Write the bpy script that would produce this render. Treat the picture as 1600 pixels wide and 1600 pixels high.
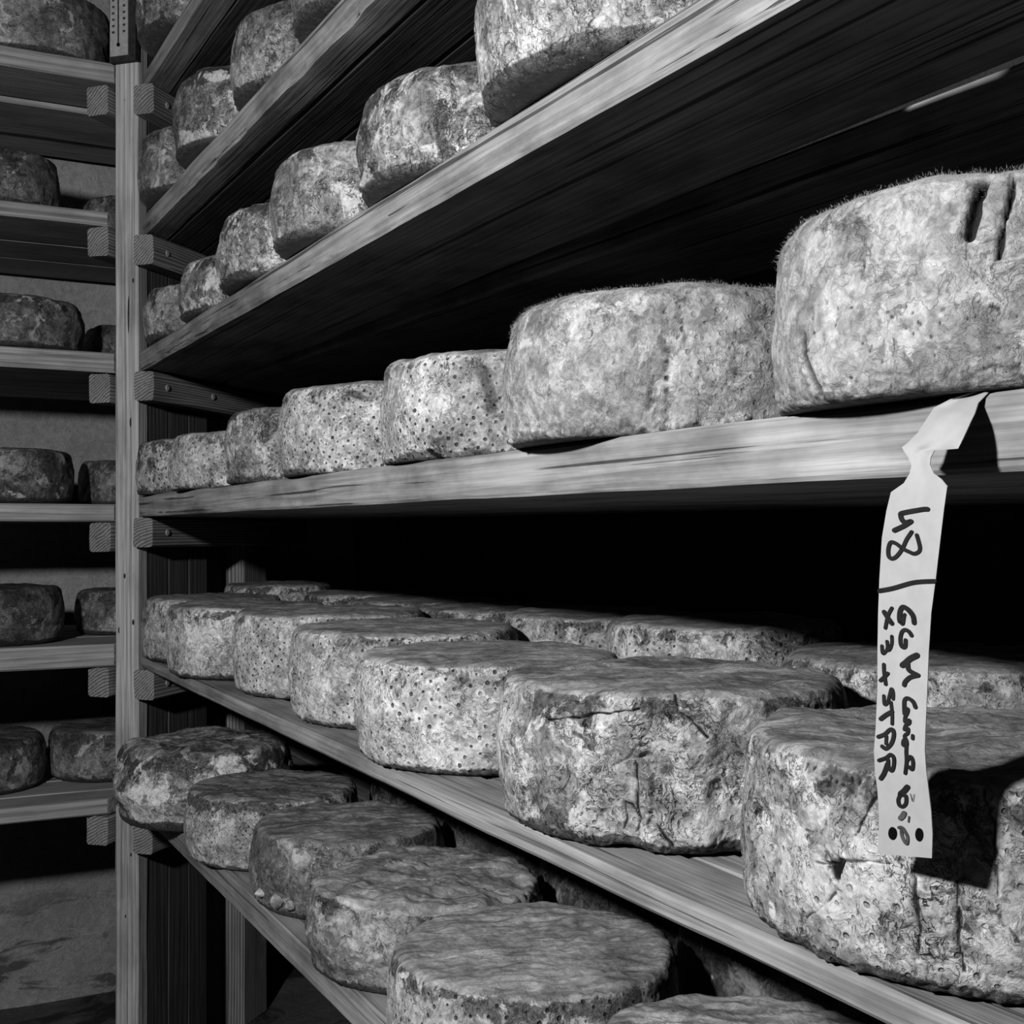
import bpy, bmesh, math, random
import numpy as np
from mathutils import Matrix, Vector

random.seed(7)
for o in list(bpy.data.objects):
    bpy.data.objects.remove(o)
S = bpy.context.scene
COL = S.collection

# ------------------------------------------------------------------ camera, light, exposure
F = 1945.0                       # focal length in pixels of the 1600 px frame
CX, CY = 800.0, 830.0            # principal point (horizon sits a little below centre)
TH = math.atan(1023 / F)         # the long rack runs 27.7 degrees left of the view axis
c_, s_ = math.cos(TH), math.sin(TH)
CAMZ = 1.066
D = 0.52 * c_                    # front plane of the long rack (world x)
YC = 2.361                       # inner corner of the two racks (world y)

cam_d = bpy.data.cameras.new('camera')
cam = bpy.data.objects.new('camera', cam_d)
COL.objects.link(cam)
cam.location = (0, 0, CAMZ)
cam.rotation_euler = (math.pi / 2, 0, -TH)
cam_d.sensor_width = 36
cam_d.lens = F * 36 / 1600
cam_d.shift_y = (CY - 800) / 1600
cam_d.clip_start = 0.02
S.camera = cam

W = bpy.data.worlds.new('cellar_air')
S.world = W
W.use_nodes = True
W.node_tree.nodes['Background'].inputs[0].default_value = (1, 1, 1, 1)
W.node_tree.nodes['Background'].inputs[1].default_value = 0.0015

lamp_d = bpy.data.lights.new('hand_lamp', 'POINT')
ALB = 0.42                       # scales all base colours down so bounced light leaves deeper shade
lamp_d.energy = 74 / ALB
lamp_d.shadow_soft_size = 0.045
lamp = bpy.data.objects.new('hand_lamp', lamp_d)
COL.objects.link(lamp)
LX = 0.70
lamp.location = (-LX * c_, LX * s_, CAMZ + 0.42)

S.view_settings.view_transform = 'Standard'
S.view_settings.look = 'None'
S.view_settings.gamma = 1
S.view_settings.use_curve_mapping = False
S.view_settings.exposure = 0.0

# ------------------------------------------------------------------ helpers
def unproj(px, py, X):
    """the world point of plane x = X that the photograph shows at this pixel"""
    Z = F * (X / c_) / (px + 223.0)
    return Vector((X, (Z - X * s_) / c_, CAMZ + (CY - py) * Z / F))

def ray2(px):
    t = (px - CX) / F
    d = (t * c_ + s_, -t * s_ + c_)
    n = math.hypot(*d)
    return d[0] / n, d[1] / n

def x_from_left(px, Y, R):
    """x of a round thing of radius R centred at y = Y whose left outline is at px"""
    d = ray2(px)
    return (R + Y * d[0]) / d[1]

def tag(o, label=None, cat=None, group=None, kind=None):
    if label: o['label'] = label
    if cat: o['category'] = cat
    if group: o['group'] = group
    if kind: o['kind'] = kind
    return o

def mobj(name, verts, faces, mat=None, parent=None, smooth=False):
    me = bpy.data.meshes.new(name)
    me.from_pydata([tuple(v) for v in verts], [], faces)
    if mat: me.materials.append(mat)
    if smooth:
        me.polygons.foreach_set('use_smooth', [True] * len(me.polygons))
    me.update()
    o = bpy.data.objects.new(name, me)
    COL.objects.link(o)
    if parent: o.parent = parent
    return o

def empty(name, loc=(0, 0, 0)):
    o = bpy.data.objects.new(name, None)
    o.empty_display_size = 0.05
    COL.objects.link(o)
    o.location = loc
    return o

# vectorised gradient noise ------------------------------------------------
_rng = np.random.RandomState(11)
_perm = _rng.permutation(256); _perm = np.concatenate([_perm, _perm, _perm])
_grad = _rng.normal(size=(256, 3)); _grad /= np.linalg.norm(_grad, axis=1)[:, None]
def pnoise(P):
    P = np.asarray(P, float)
    I = np.floor(P).astype(int); f = P - I; I &= 255
    u = f * f * f * (f * (f * 6 - 15) + 10)
    out = 0
    for dx in (0, 1):
        for dy in (0, 1):
            for dz in (0, 1):
                h = _perm[_perm[_perm[I[:, 0] + dx] + I[:, 1] + dy] + I[:, 2] + dz]
                g = _grad[h]
                v = g[:, 0] * (f[:, 0] - dx) + g[:, 1] * (f[:, 1] - dy) + g[:, 2] * (f[:, 2] - dz)
                w = (u[:, 0] if dx else 1 - u[:, 0]) * (u[:, 1] if dy else 1 - u[:, 1]) * (u[:, 2] if dz else 1 - u[:, 2])
                out = out + v * w
    return out
def fbm(P, oct=3):
    a, t = 1.0, 0
    for i in range(oct):
        t = t + a * pnoise(P * (2 ** i) + 17.3 * i); a *= .5
    return t
def sstep(x, a, b):
    t = np.clip((x - a) / (b - a), 0, 1)
    return t * t * (3 - 2 * t)

# ------------------------------------------------------------------ materials
class NT:
    def __init__(self, name):
        self.m = bpy.data.materials.new(name); self.m.use_nodes = True
        self.t = self.m.node_tree; self.t.nodes.clear()
        self.out = self.t.nodes.new('ShaderNodeOutputMaterial')
        self.bsdf = self.t.nodes.new('ShaderNodeBsdfPrincipled')
        self.t.links.new(self.bsdf.outputs[0], self.out.inputs[0])
    def n(self, typ, **kw):
        nd = self.t.nodes.new(typ)
        for k, v in kw.items(): setattr(nd, k, v)
        return nd
    def put(self, sock, v):
        if isinstance(v, bpy.types.NodeSocket): self.t.links.new(v, sock)
        elif v is not None: sock.default_value = v
    def math(self, op, a, b=None, c=None, clamp=False):
        nd = self.n('ShaderNodeMath', operation=op, use_clamp=clamp)
        self.put(nd.inputs[0], a)
        if b is not None: self.put(nd.inputs[1], b)
        if c is not None: self.put(nd.inputs[2], c)
        return nd.outputs[0]
    def vmath(self, op, a, b=None, scale=None):
        nd = self.n('ShaderNodeVectorMath', operation=op)
        self.put(nd.inputs[0], a)
        if b is not None: self.put(nd.inputs[1], b)
        if scale is not None: self.put(nd.inputs['Scale'], scale)
        return nd.outputs[0]
    def noise(self, vec, scale, detail=4, rough=.55, dist=0.0, color=False):
        nd = self.n('ShaderNodeTexNoise')
        self.put(nd.inputs['Vector'], vec); self.put(nd.inputs['Scale'], scale)
        nd.inputs['Detail'].default_value = detail; nd.inputs['Roughness'].default_value = rough
        nd.inputs['Distortion'].default_value = dist
        return nd.outputs[1 if color else 0]
    def ss(self, v, a, b, lo=0.0, hi=1.0):
        nd = self.n('ShaderNodeMapRange', interpolation_type='SMOOTHSTEP')
        self.put(nd.inputs[0], v)
        for i, q in enumerate((a, b, lo, hi)): self.put(nd.inputs[i + 1], q)
        return nd.outputs[0]
    def mix(self, f, a, b):
        nd = self.n('ShaderNodeMix', data_type='FLOAT')
        self.put(nd.inputs[0], f); self.put(nd.inputs[2], a); self.put(nd.inputs[3], b)
        return nd.outputs[0]
    def attr(self, name):
        return self.n('ShaderNodeAttribute', attribute_name=name).outputs['Fac']
    def grey(self, v):
        nd = self.n('ShaderNodeCombineColor')
        for i in range(3): self.put(nd.inputs[i], v)
        return nd.outputs[0]
    def bump(self, h, dist, strength=1.0):
        nd = self.n('ShaderNodeBump'); nd.inputs['Strength'].default_value = strength
        nd.inputs['Distance'].default_value = dist
        self.put(nd.inputs['Height'], h); self.t.links.new(nd.outputs[0], self.bsdf.inputs['Normal'])
    def done(self, val, rough=.8, spec=.25):
        self.put(self.bsdf.inputs['Base Color'], self.grey(self.math('MULTIPLY', val, ALB)))
        self.put(self.bsdf.inputs['Roughness'], rough)
        self.bsdf.inputs['Specular IOR Level'].default_value = spec * .6
        return self.m

def wood(name, lo, hi, ring=160, crack=.5, seed=0.0, stain=.35, fibre=.32):
    t = NT(name)
    co = t.n('ShaderNodeTexCoord').outputs['Object']
    rnd = t.n('ShaderNodeObjectInfo').outputs['Random']
    off = t.n('ShaderNodeCombineXYZ')
    t.put(off.inputs[0], t.math('MULTIPLY', rnd, 37.0)); t.put(off.inputs[1], t.math('MULTIPLY_ADD', rnd, .11, seed))
    t.put(off.inputs[2], t.math('MULTIPLY_ADD', rnd, .07, .06))
    p = t.vmath('ADD', co, off.outputs[0])
    st = t.vmath('MULTIPLY', p, (.55, 9, 9))                       # stretched along the grain
    wob = t.noise(st, 1.1, 3, .5)
    sep = t.n('ShaderNodeSeparateXYZ'); t.put(sep.inputs[0], p)
    rad = t.math('SQRT', t.math('ADD', t.math('POWER', sep.outputs[1], 2.0), t.math('POWER', sep.outputs[2], 2.0)))
    ph = t.math('ADD', t.math('MULTIPLY', rad, float(ring)), t.math('MULTIPLY', wob, 7.0))
    saw = t.math('FRACT', ph)
    ringm = t.ss(saw, .1, .95)
    fib = t.noise(t.vmath('MULTIPLY', p, (5, 260, 260)), 1.0, 4, .6)
    blot = t.noise(t.vmath('MULTIPLY', p, (6, 14, 14)), 1.0, 5, .6)
    ck = t.noise(t.vmath('MULTIPLY', p, (1.6, 150, 150)), 1.0, 3, .55, .2)
    ckm = t.ss(ck, .365, .405, 1.0, 0.0)
    v = t.mix(ringm, hi, lo)
    v = t.math('MULTIPLY', v, t.ss(fib, .25, .75, 1 - fibre, 1 + fibre * .75))
    v = t.math('MULTIPLY', v, t.ss(blot, .3, .62, 1 - stain, 1.12))
    v = t.math('MULTIPLY', v, t.math('SUBTRACT', 1.0, t.math('MULTIPLY', ckm, crack)))
    h = t.math('SUBTRACT', t.math('MULTIPLY_ADD', fib, .6, t.math('MULTIPLY', ringm, -.25)), t.math('MULTIPLY', ckm, .6))
    t.bump(h, .0016, .8)
    return t.done(v, .72, .2)

def cheese(name, light=.62, mid=.4, dark=.1, dthr=.6, dscale=26, white=.72, wthr=.62, pore=0.0, pitch=.0115,
           vein=.6, speck=.3, topc=(.44, .25), topstr=.8, rough=.8, spec=.2, seed=0.0, rimd=.1, lowd=.14, gain=1.0, fine=.45, blotch=.3):
    t = NT(name)
    co = t.n('ShaderNodeTexCoord').outputs['Object']
    p0 = t.vmath('ADD', co, (seed * 3.7 + 1.3, seed * 1.9 - .7, seed * 2.3))
    wv = t.vmath('SUBTRACT', t.noise(p0, 55, 3, .6, 0, True), (.5, .5, .5))
    p = t.vmath('ADD', p0, t.vmath('SCALE', wv, scale=.016))
    nl = t.noise(p, 15, 5, .6)
    v = t.mix(t.ss(nl, .38, .6), mid, light)
    fn = t.noise(p, 190, 6, .7)
    f2 = t.noise(p, 60, 5, .65)
    v = t.math('MULTIPLY', v, t.ss(fn, .3, .7, 1 - fine, 1 + fine * .55))
    v = t.math('MULTIPLY', v, t.ss(f2, .34, .64, .66, 1.2))
    v = t.math('MULTIPLY', v, t.ss(t.noise(p0, 7, 5, .65, .5), .38, .6, 1 - blotch, 1 + blotch * .35))
    rim = t.attr('rim'); low = t.attr('low'); top = t.attr('top'); mark = t.attr('mark')
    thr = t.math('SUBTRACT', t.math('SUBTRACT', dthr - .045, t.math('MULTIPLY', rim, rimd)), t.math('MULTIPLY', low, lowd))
    dn = t.noise(p, dscale, 9, .72, .6)
    dm = t.ss(t.math('SUBTRACT', dn, thr), 0.0, .07)
    v = t.mix(t.math('MULTIPLY', dm, .93), v, t.math('MULTIPLY', dark, t.ss(fn, .3, .7, .4, 2.1)))
    wm = t.ss(t.noise(p, 19, 7, .68, .8), wthr - .035, wthr + .02)
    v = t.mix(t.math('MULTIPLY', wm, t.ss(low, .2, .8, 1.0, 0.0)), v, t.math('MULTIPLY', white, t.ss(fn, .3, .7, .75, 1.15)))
    vn = t.math('ABSOLUTE', t.math('SUBTRACT', t.noise(p, 30, 4, .6, 2.2), .5))
    vmk = t.math('MULTIPLY', t.ss(vn, .0, .017, 1.0, 0.0), t.ss(t.noise(p0, 21, 3, .6), .44, .58))
    v = t.math('MULTIPLY', v, t.math('SUBTRACT', 1.0, t.math('MULTIPLY', vmk, vein)))
    # a finer net of dark squiggles
    v2 = t.math('ABSOLUTE', t.math('SUBTRACT', t.noise(p, 78, 3, .6, 2.6), .5))
    v2m = t.math('MULTIPLY', t.ss(v2, .0, .03, 1.0, 0.0), t.ss(t.noise(p0, 34, 4, .65), .47, .56))
    v = t.math('MULTIPLY', v, t.math('SUBTRACT', 1.0, t.math('MULTIPLY', v2m, min(.55, vein * .8))))
    vo = t.n('ShaderNodeTexVoronoi'); t.put(vo.inputs['Vector'], p); vo.inputs['Scale'].default_value = 120
    sm = t.math('MULTIPLY', t.ss(vo.outputs['Distance'], .1, .24, 1.0, 0.0), t.ss(t.noise(p0, 30, 3, .6), .5, .62))
    v = t.math('MULTIPLY', v, t.math('SUBTRACT', 1.0, t.math('MULTIPLY', sm, speck)))
    h = t.math('MULTIPLY_ADD', fn, .35, t.math('MULTIPLY', f2, .6))
    h = t.math('SUBTRACT', h, t.math('MULTIPLY', t.math('ADD', vmk, t.math('MULTIPLY', v2m, .6)), .35 * vein))
    side = t.math('SUBTRACT', 1.0, top, clamp=True)
    if pore > 0:
        uv = t.n('ShaderNodeUVMap').outputs[0]
        mp = t.n('ShaderNodeMapping'); t.put(mp.inputs[0], uv); mp.inputs['Rotation'].default_value = (0, 0, .62)
        pv = t.n('ShaderNodeTexVoronoi', voronoi_dimensions='2D'); t.put(pv.inputs['Vector'], t.vmath('ADD', mp.outputs[0], t.vmath('SCALE', wv, scale=.003)))
        pv.inputs['Scale'].default_value = 1 / pitch; pv.inputs['Randomness'].default_value = .28
        sc = t.n('ShaderNodeSeparateColor'); t.put(sc.inputs[0], pv.outputs['Color'])
        ph = t.math('MULTIPLY_ADD', sc.outputs[0], .13, .1)
        pm = t.ss(pv.outputs['Distance'], t.math('MULTIPLY', ph, .5), ph, 1.0, 0.0)
        pm = t.math('MULTIPLY', pm, t.ss(sc.outputs[1], .05, .5, .45, 1.0))
        pm = t.math('MULTIPLY', pm, t.math('MULTIPLY', side, t.ss(t.noise(p0, 13, 4, .6), .36, .5)))
        pm = t.math('MULTIPLY', pm, pore, clamp=True)
        halo = t.math('MULTIPLY', t.ss(pv.outputs['Distance'], .22, .42, 1.0, 0.0), t.math('MULTIPLY', side, .1))
        v = t.math('MULTIPLY', v, t.math('ADD', 1.0, halo))
        v = t.math('MULTIPLY', v, t.math('SUBTRACT', 1.0, t.math('MULTIPLY', pm, .82)))
        h = t.math('SUBTRACT', h, t.math('MULTIPLY', pm, .9))
    # the flat top: grey mould combed into streaks
    tp = t.vmath('MULTIPLY', p, (1.0, .28, 1.0))
    rot = t.n('ShaderNodeMapping'); t.put(rot.inputs[0], p); rot.inputs['Rotation'].default_value = (0, 0, .46 + .2 * math.sin(seed * 5))
    tp = t.vmath('MULTIPLY', rot.outputs[0], (9, 46, 20))
    tn = t.noise(tp, 1.0, 5, .58, .9)
    tv = t.mix(t.ss(tn, .43, .57), topc[1], topc[0])
    tv = t.math('MULTIPLY', tv, t.ss(fn, .3, .7, .82, 1.15))
    tv = t.math('MULTIPLY', tv, t.ss(nl, .36, .62, .62, 1.15))
    tm = t.ss(t.math('ADD', top, t.math('MULTIPLY', t.math('SUBTRACT', f2, .5), 1.1)), .35, .62, 0.0, topstr)
    v = t.mix(tm, v, tv)
    h = t.math('MULTIPLY', h, t.math('SUBTRACT', 1.0, t.math('MULTIPLY', top, .7)))
    h = t.math('ADD', h, t.math('MULTIPLY', t.math('MULTIPLY', tn, top), 1.3))
    v = t.math('MULTIPLY', v, t.math('SUBTRACT', 1.0, t.math('MULTIPLY', t.ss(mark, .12, .7), .95)))
    v = t.math('MULTIPLY', v, gain)
    t.bump(h, .0045, .9)
    return t.done(v, t.math('MULTIPLY', t.ss(f2, .35, .65, .8, 1.15), rough), spec)

def flat(name, val, rough=.8, spec=.2, var=.12, scale=60, bd=.0004):
    t = NT(name)
    co = t.n('ShaderNodeTexCoord').outputs['Object']
    n = t.noise(co, scale, 5, .6)
    v = t.math('MULTIPLY', t.ss(n, .3, .7, 1 - var, 1 + var), val)
    t.bump(n, bd, .5)
    return t.done(v, rough, spec)

def plaster(name, lo, hi):
    t = NT(name)
    co = t.n('ShaderNodeTexCoord').outputs['Object']
    a = t.noise(co, 2.2, 6, .62); b = t.noise(co, 45, 6, .65, 1.0); d = t.noise(co, 150, 4, .6, 1.5)
    v = t.mix(t.ss(a, .35, .65), lo, hi)
    v = t.math('MULTIPLY', v, t.ss(b, .3, .7, .82, 1.12))
    pit = t.ss(d, .3, .4, .62, 1.0)
    v = t.math('MULTIPLY', v, pit)
    sep = t.n('ShaderNodeSeparateXYZ'); t.put(sep.inputs[0], co)
    # rising damp: dark smears in the foot of the wall
    sm = t.noise(t.vmath('MULTIPLY', co, (5, 5, 16)), 1.0, 6, .65, .8)
    st = t.math('MULTIPLY', t.ss(sm, .52, .6), t.ss(sep.outputs[2], .12, .34, 1.0, 0.0))
    v = t.math('MULTIPLY', v, t.math('SUBTRACT', 1.0, t.math('MULTIPLY', st, .65)))
    t.bump(t.math('ADD', t.math('MULTIPLY', b, .7), t.math('MULTIPLY', d, .6)), .006, .9)
    return t.done(v, .9, .1)

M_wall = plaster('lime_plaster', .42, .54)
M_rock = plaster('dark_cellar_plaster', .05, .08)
M_floor = plaster('earth_floor', .12, .2)
M_post = wood('post_wood', .5, .66, 120, .3, .02, .3)
M_rail = wood('rail_wood', .14, .44, 190, .15, .01, .2, .15)
M_side = wood('side_board_wood', .075, .125, 110, .3, .05, .25)
M_plank_old = wood('weathered_plank', .38, .46, 90, .75, .03, .5)
M_plank_mid = wood('grey_plank', .37, .44, 80, .5, .09, .4)
M_plank_left = wood('left_plank', .4, .52, 120, .35, .13, .25)
M_plank_shade = wood('underside_shade_plank', .085, .13, 90, .5, .21, .4)  # plank wood darkened: the shade of the undersides is put into its colour
M_screw = flat('dull_screw_steel', .4, .45, .5, .3, 300)
M_paper = flat('tag_paper', .47, .7, .25, .05, 90, .0002)
M_ink = flat('black_marker', .012, .55, .3, .2, 200, 0.0)
M_fadeink = flat('faded_marker', .07, .6, .2, .5, 120, 0.0)
M_hole = flat('punched_hole_shade', .006, .9, .0, .1, 60, 0.0)
M_therm_base = flat('thermometer_backing', .035, .6, .25, .3, 80)
M_therm_plate = flat('thermometer_plate', .5, .5, .3, .15, 120)
M_spot = cheese('white_mould', light=.75, mid=.6, dthr=.75, wthr=.5, white=.8, vein=.2, speck=.1, fine=.3)

# ------------------------------------------------------------------ room
def box(name, lo, hi, mat, kind='structure', label=None, parent=None):
    (x0, y0, z0), (x1, y1, z1) = lo, hi
    v = [(x0, y0, z0), (x1, y0, z0), (x1, y1, z0), (x0, y1, z0), (x0, y0, z1), (x1, y0, z1), (x1, y1, z1), (x0, y1, z1)]
    f = [(0, 3, 2, 1), (4, 5, 6, 7), (0, 1, 5, 4), (1, 2, 6, 5), (2, 3, 7, 6), (3, 0, 4, 7)]
    o = mobj(name, v, f, mat, parent)
    if kind: tag(o, label, None, None, kind)
    return o

WALLX, WALLY = 1.10, 2.98
def wall_grid(name, o0, du, dv, nu, nv, nrm, mat, amp, label):
    U, V = np.meshgrid(np.linspace(0, 1, nu), np.linspace(0, 1, nv))
    P = np.array(o0)[None] + U.reshape(-1, 1) * np.array(du)[None] + V.reshape(-1, 1) * np.array(dv)[None]
    d = fbm(P * 3.1, 4) * amp
    P = P - np.array(nrm)[None] * np.abs(d)[:, None]
    f = []
    for j in range(nv - 1):
        for i in range(nu - 1):
            a = j * nu + i; f.append((a, a + 1, a + nu + 1, a + nu))
    o = mobj(name, P, f, mat, None, True)
    tag(o, label, None, None, 'structure')
    return o
wall_grid('wall_back', (-2.2, WALLY, 0), (WALLX + 2.2 + .05, 0, 0), (0, 0, 2.5), 150, 110, (0, -1, 0), M_wall, .02, 'rough pale plaster wall behind the left rack')
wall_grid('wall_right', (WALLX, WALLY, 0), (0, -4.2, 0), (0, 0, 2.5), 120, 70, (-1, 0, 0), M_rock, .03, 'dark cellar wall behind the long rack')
fl = wall_grid('floor', (-2.2, -1.3, 0), (WALLX + 2.25, 0, 0), (0, WALLY + 1.35, 0), 90, 110, (0, 0, 1), M_floor, .008, 'dark earth cellar floor')
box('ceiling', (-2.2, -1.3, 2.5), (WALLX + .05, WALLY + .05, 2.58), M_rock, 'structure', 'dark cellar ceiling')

# ------------------------------------------------------------------ timber pieces
def plank(name, L, Wd, T, mat, mtx, parent, end0=0.0, end1=0.0, seg=40, rough_low=.0, seed=0, amp=.0012, bev=.003):
    """board with local x = grain, y = width, z = thickness; the ends are cut along x = end*y"""
    # cross section loop (y, z) with eased arrises
    b = bev
    sec = [(b, 0), (Wd * .5, 0), (Wd - b, 0), (Wd, b), (Wd, T * .5), (Wd, T - b), (Wd - b, T), (Wd * .5, T), (b, T), (0, T - b), (0, T * .75), (0, T * .6), (0, T * .45), (0, T * .3), (0, T * .18), (0, b)]
    n = len(sec)
    V = []
    for i in range(seg + 1):
        u = i / seg
        for (y, z) in sec:
            x0 = end0 * y; x1 = L + end1 * y
            V.append((x0 + (x1 - x0) * u, y, z))
    V = np.array(V)
    q = np.array([V[:, 0] * 5 + seed * 9.1, V[:, 1] * 22 + seed, V[:, 2] * 30 - seed]).T
    Y0 = V[:, 1].copy()
    V[:, 1] += pnoise(q) * amp * 1.6
    V[:, 2] += pnoise(q + 31) * amp
    if rough_low:
        wgt = np.clip(1 - V[:, 2] / (T * .62), 0, 1) * (Y0 < bev * 1.01) * np.where(V[:, 2] < bev * .5, .6, 1)
        r = .3 + np.abs(fbm(np.array([V[:, 0] * 7 + seed, V[:, 2] * 40, V[:, 1] * 0 + seed]).T, 4))
        V[:, 1] += r * wgt * rough_low
        V[:, 2] += r * wgt * rough_low * .3
    f = []
    for i in range(seg):
        for j in range(n):
            a = i * n + j; b2 = i * n + (j + 1) % n
            f.append((a, a + n, b2 + n, b2))
    f.append(tuple(range(n))); f.append(tuple(seg * n + n - 1 - j for j in range(n)))
    o = mobj(name, V, f, mat, parent, True)
    o.data.set_sharp_from_angle(angle=.4)
    o.matrix_basis = mtx
    return o

def frame_mtx(o, x, y, z):
    m = Matrix.Identity(4)
    for i, a in enumerate((x, y, z)):
        for k in range(3): m[k][i] = a[k]
    for k in range(3): m[k][3] = o[k]
    return m

R2 = math.sqrt(.5)
DA = Vector((R2, R2, 0)); DN = Vector((R2, -R2, 0)); UP = Vector((0, 0, 1))
P0 = Vector((D, YC, 0))
def diag(a, n, z):
    return P0 + DA * a + DN * n + UP * z

# the long rack's shelves: (top, bottom) above the eye, plank widths with the gap in front of each
ORD = ['lowest', 'second lowest', 'third', 'fourth', 'fifth', 'topmost']
RS = {
    1: (.850, .822, [(0, .05), (.0008, .17), (.0008, .17), (.001, .13)], M_plank_mid),
    2: (.580, .546, [(0, .052), (.0008, .08), (.0008, .16), (.001, .2)], M_plank_old),
    3: (.331, .296, [(0, .186), (.075, .21)], M_plank_old),
    4: (.0645, .0270, [(0, .20), (.006, .18), (.006, .16)], M_plank_old),
    5: (-.233, -.253, [(0, .064), (.0025, .035), (.0025, .15), (.003, .14), (.003, .17)], M_plank_mid),
    6: (-.494, -.535, [(0, .19), (.004, .19), (.004, .15)], M_plank_mid),
}
YEND = -.45
RLAB = {1: 'topmost shelf of the long rack, cut off by the top of the picture', 2: 'long rack shelf with plank seams underneath, second from the top',
        3: 'long rack shelf above the tagged cheese, with a bright slit behind it', 4: 'long rack shelf at eye level with a paper tag over its edge',
        5: 'long rack shelf below the black gap, holding two rows of cheese wheels', 6: 'lowest shelf of the long rack with the dark mottled wheel at its end'}
for k, (ht, hb, pl, mat) in RS.items():
    e = empty('shelf', (D, 0.5, CAMZ + hb))
    tag(e, RLAB[k], 'shelf', 'shelves of the long rack')
    inv = e.matrix_world
    x = D + {1: .01, 2: .004, 3: 0, 4: 0, 5: .003, 6: .012}[k]
    for i, (gap, w) in enumerate(pl):
        x += gap
        yst = YC + (x - D) - .006
        m = frame_mtx((x, yst, CAMZ + hb), (0, -1, 0), (1, 0, 0), (0, 0, 1))
        if k == 3 and i == 1:            # the rear board lies askew, so the slit widens towards the viewer
            m = frame_mtx((x - .063, yst - .063, CAMZ + hb), (.033, -1, 0), (1, .033, 0), (0, 0, 1))
        m = Matrix.Translation(-Vector(e.location)) @ m
        plank('plank', yst - YEND, w, ht - hb - (.0008 * (i % 2)), M_plank_shade if (k < 3 and i) else mat, m, e, end0=-1.0, end1=0, seg=220 if i == 0 else 24,
              rough_low={2: .016, 3: .010, 4: .004}.get(k, .002) if i == 0 else .0, seed=k * 7 + i, amp=.0016, bev=.004 if k in (2, 3, 5) else .0025)
        x += w

LS = {1: (.852, .817, [(0, .17), (.01, .2), (.01, .15)]), 2: (.580, .554, [(0, .2), (.006, .16), (.006, .17)]), 3: (.3245, .2885, [(0, .2), (.006, .17), (.006, .16)]),
      4: (.049, .0175, [(0, .19), (.006, .17), (.006, .16)]), 5: (-.2054, -.246, [(0, .18), (.006, .18), (.006, .16)]), 6: (-.4867, -.514, [(0, .09), (.006, .12), (.006, .14), (.006, .16)])}
LLAB = {1: 'topmost shelf of the left rack, level with the thermometer', 2: 'left rack shelf second from the top, under a dark mottled wheel',
        3: 'left rack shelf third from the top, with a broad pale front edge', 4: 'left rack shelf at eye level, seen edge on',
        5: 'left rack shelf second from the bottom, its top just visible', 6: 'lowest shelf of the left rack, above the bare wall'}
YL = 2.398
XST = -1.3
LS = {k: (a * 1.023, b * 1.023, p) for k, (a, b, p) in LS.items()}
for k, (ht, hb, pl) in LS.items():
    e = empty('shelf', (0, YL, CAMZ + hb))
    tag(e, LLAB[k], 'shelf', 'shelves of the left rack')
    y = YL
    for i, (gap, w) in enumerate(pl):
        y += gap
        xe = D + (y - YC) - .0522 * 1.4142 - (.012 if k in (2, 6) else 0)
        drop = .008 if (k == 1 and i == 1) else 0.0
        m = frame_mtx((XST, y, CAMZ + hb - drop), (1, 0, 0), (0, 1, 0), (0, 0, 1))
        m = Matrix.Translation(-Vector(e.location)) @ m
        plank('plank', xe - XST, w, ht - hb + drop, M_plank_left, m, e, end0=0, end1=1.0, seg=40, seed=60 + k * 5 + i, amp=.0015)
        y += w

# the diagonal corner frame: posts, side boards, rails
fr = empty('corner_frame', (D, YC, 0))
tag(fr, 'wooden corner frame with tall post, side boards and screwed shelf rails', 'shelf frame')
def zpiece(name, a0, n0, na, nn, h, mat, seed):
    # upright piece: local x = up, y = along n, z = x cross y
    xd, yd = UP, DN
    zd = xd.cross(yd)                       # equals the direction away along the diagonal (or its opposite)
    if zd.dot(DA) > 0: o0 = diag(a0, n0, 0)
    else: o0 = diag(a0 + na, n0, 0)
    m = Matrix.Translation(-Vector(fr.location)) @ frame_mtx(o0, xd, yd, zd)
    return plank(name, h, nn, na, mat, m, fr, seg=70, seed=seed, amp=.0015, bev=.002)
tag(zpiece('post', 0, -.05, .03, .05, 2.45, M_post, 3), 'pale knotty front post')
M_knot = flat('dark_knot', .05, .7, .2, .4, 200)
def knot(z, n, rw, rh):
    V = [diag(-.0022, n, z)] + [diag(-.0016 if q < 1 else .002, n + rw * q * math.cos(j * .5236), z + rh * q * math.sin(j * .5236)) for q in (.6, 1) for j in range(12)]
    Fc = [(0, 1 + j, 1 + (j + 1) % 12) for j in range(12)] + [(1 + j, 13 + j, 13 + (j + 1) % 12, 1 + (j + 1) % 12) for j in range(12)]
    post = bpy.data.objects['post']
    inv = (Matrix.Translation(fr.location) @ post.matrix_basis).inverted()
    return mobj('knot', [inv @ v for v in V], Fc, M_knot, post, True)
for (px, py, rw, rh) in ((201, 492, .0022, .05), (208.5, 439, .0022, .006), (195, 156, .0012, .0012), (194.5, 900, .0028, .007), (208.5, 972, .003, .007), (205, 1335, .0022, .005), (196, 1432, .0016, .004), (185, 985, .0012, .008), (204, 660, .002, .012)):
    knot(CAMZ + (CY - py) * 2.31 / F, -.05 + .05 * (px - 178.5) / 38, rw, rh)
for i in range(3):
    zpiece('side_board', .033 + i * .071, -.024, .068, .022, 2.45, M_side, 21 + i)
zpiece('side_board', .245, -.072, .142, .02, 2.45, M_side, 25)  # added board, set back to hide the lit wall and keep the gap black
tag(zpiece('post', .392, -.051, .10, .05, 2.45, M_rail, 5), 'dark rear post with arched grain')

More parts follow.
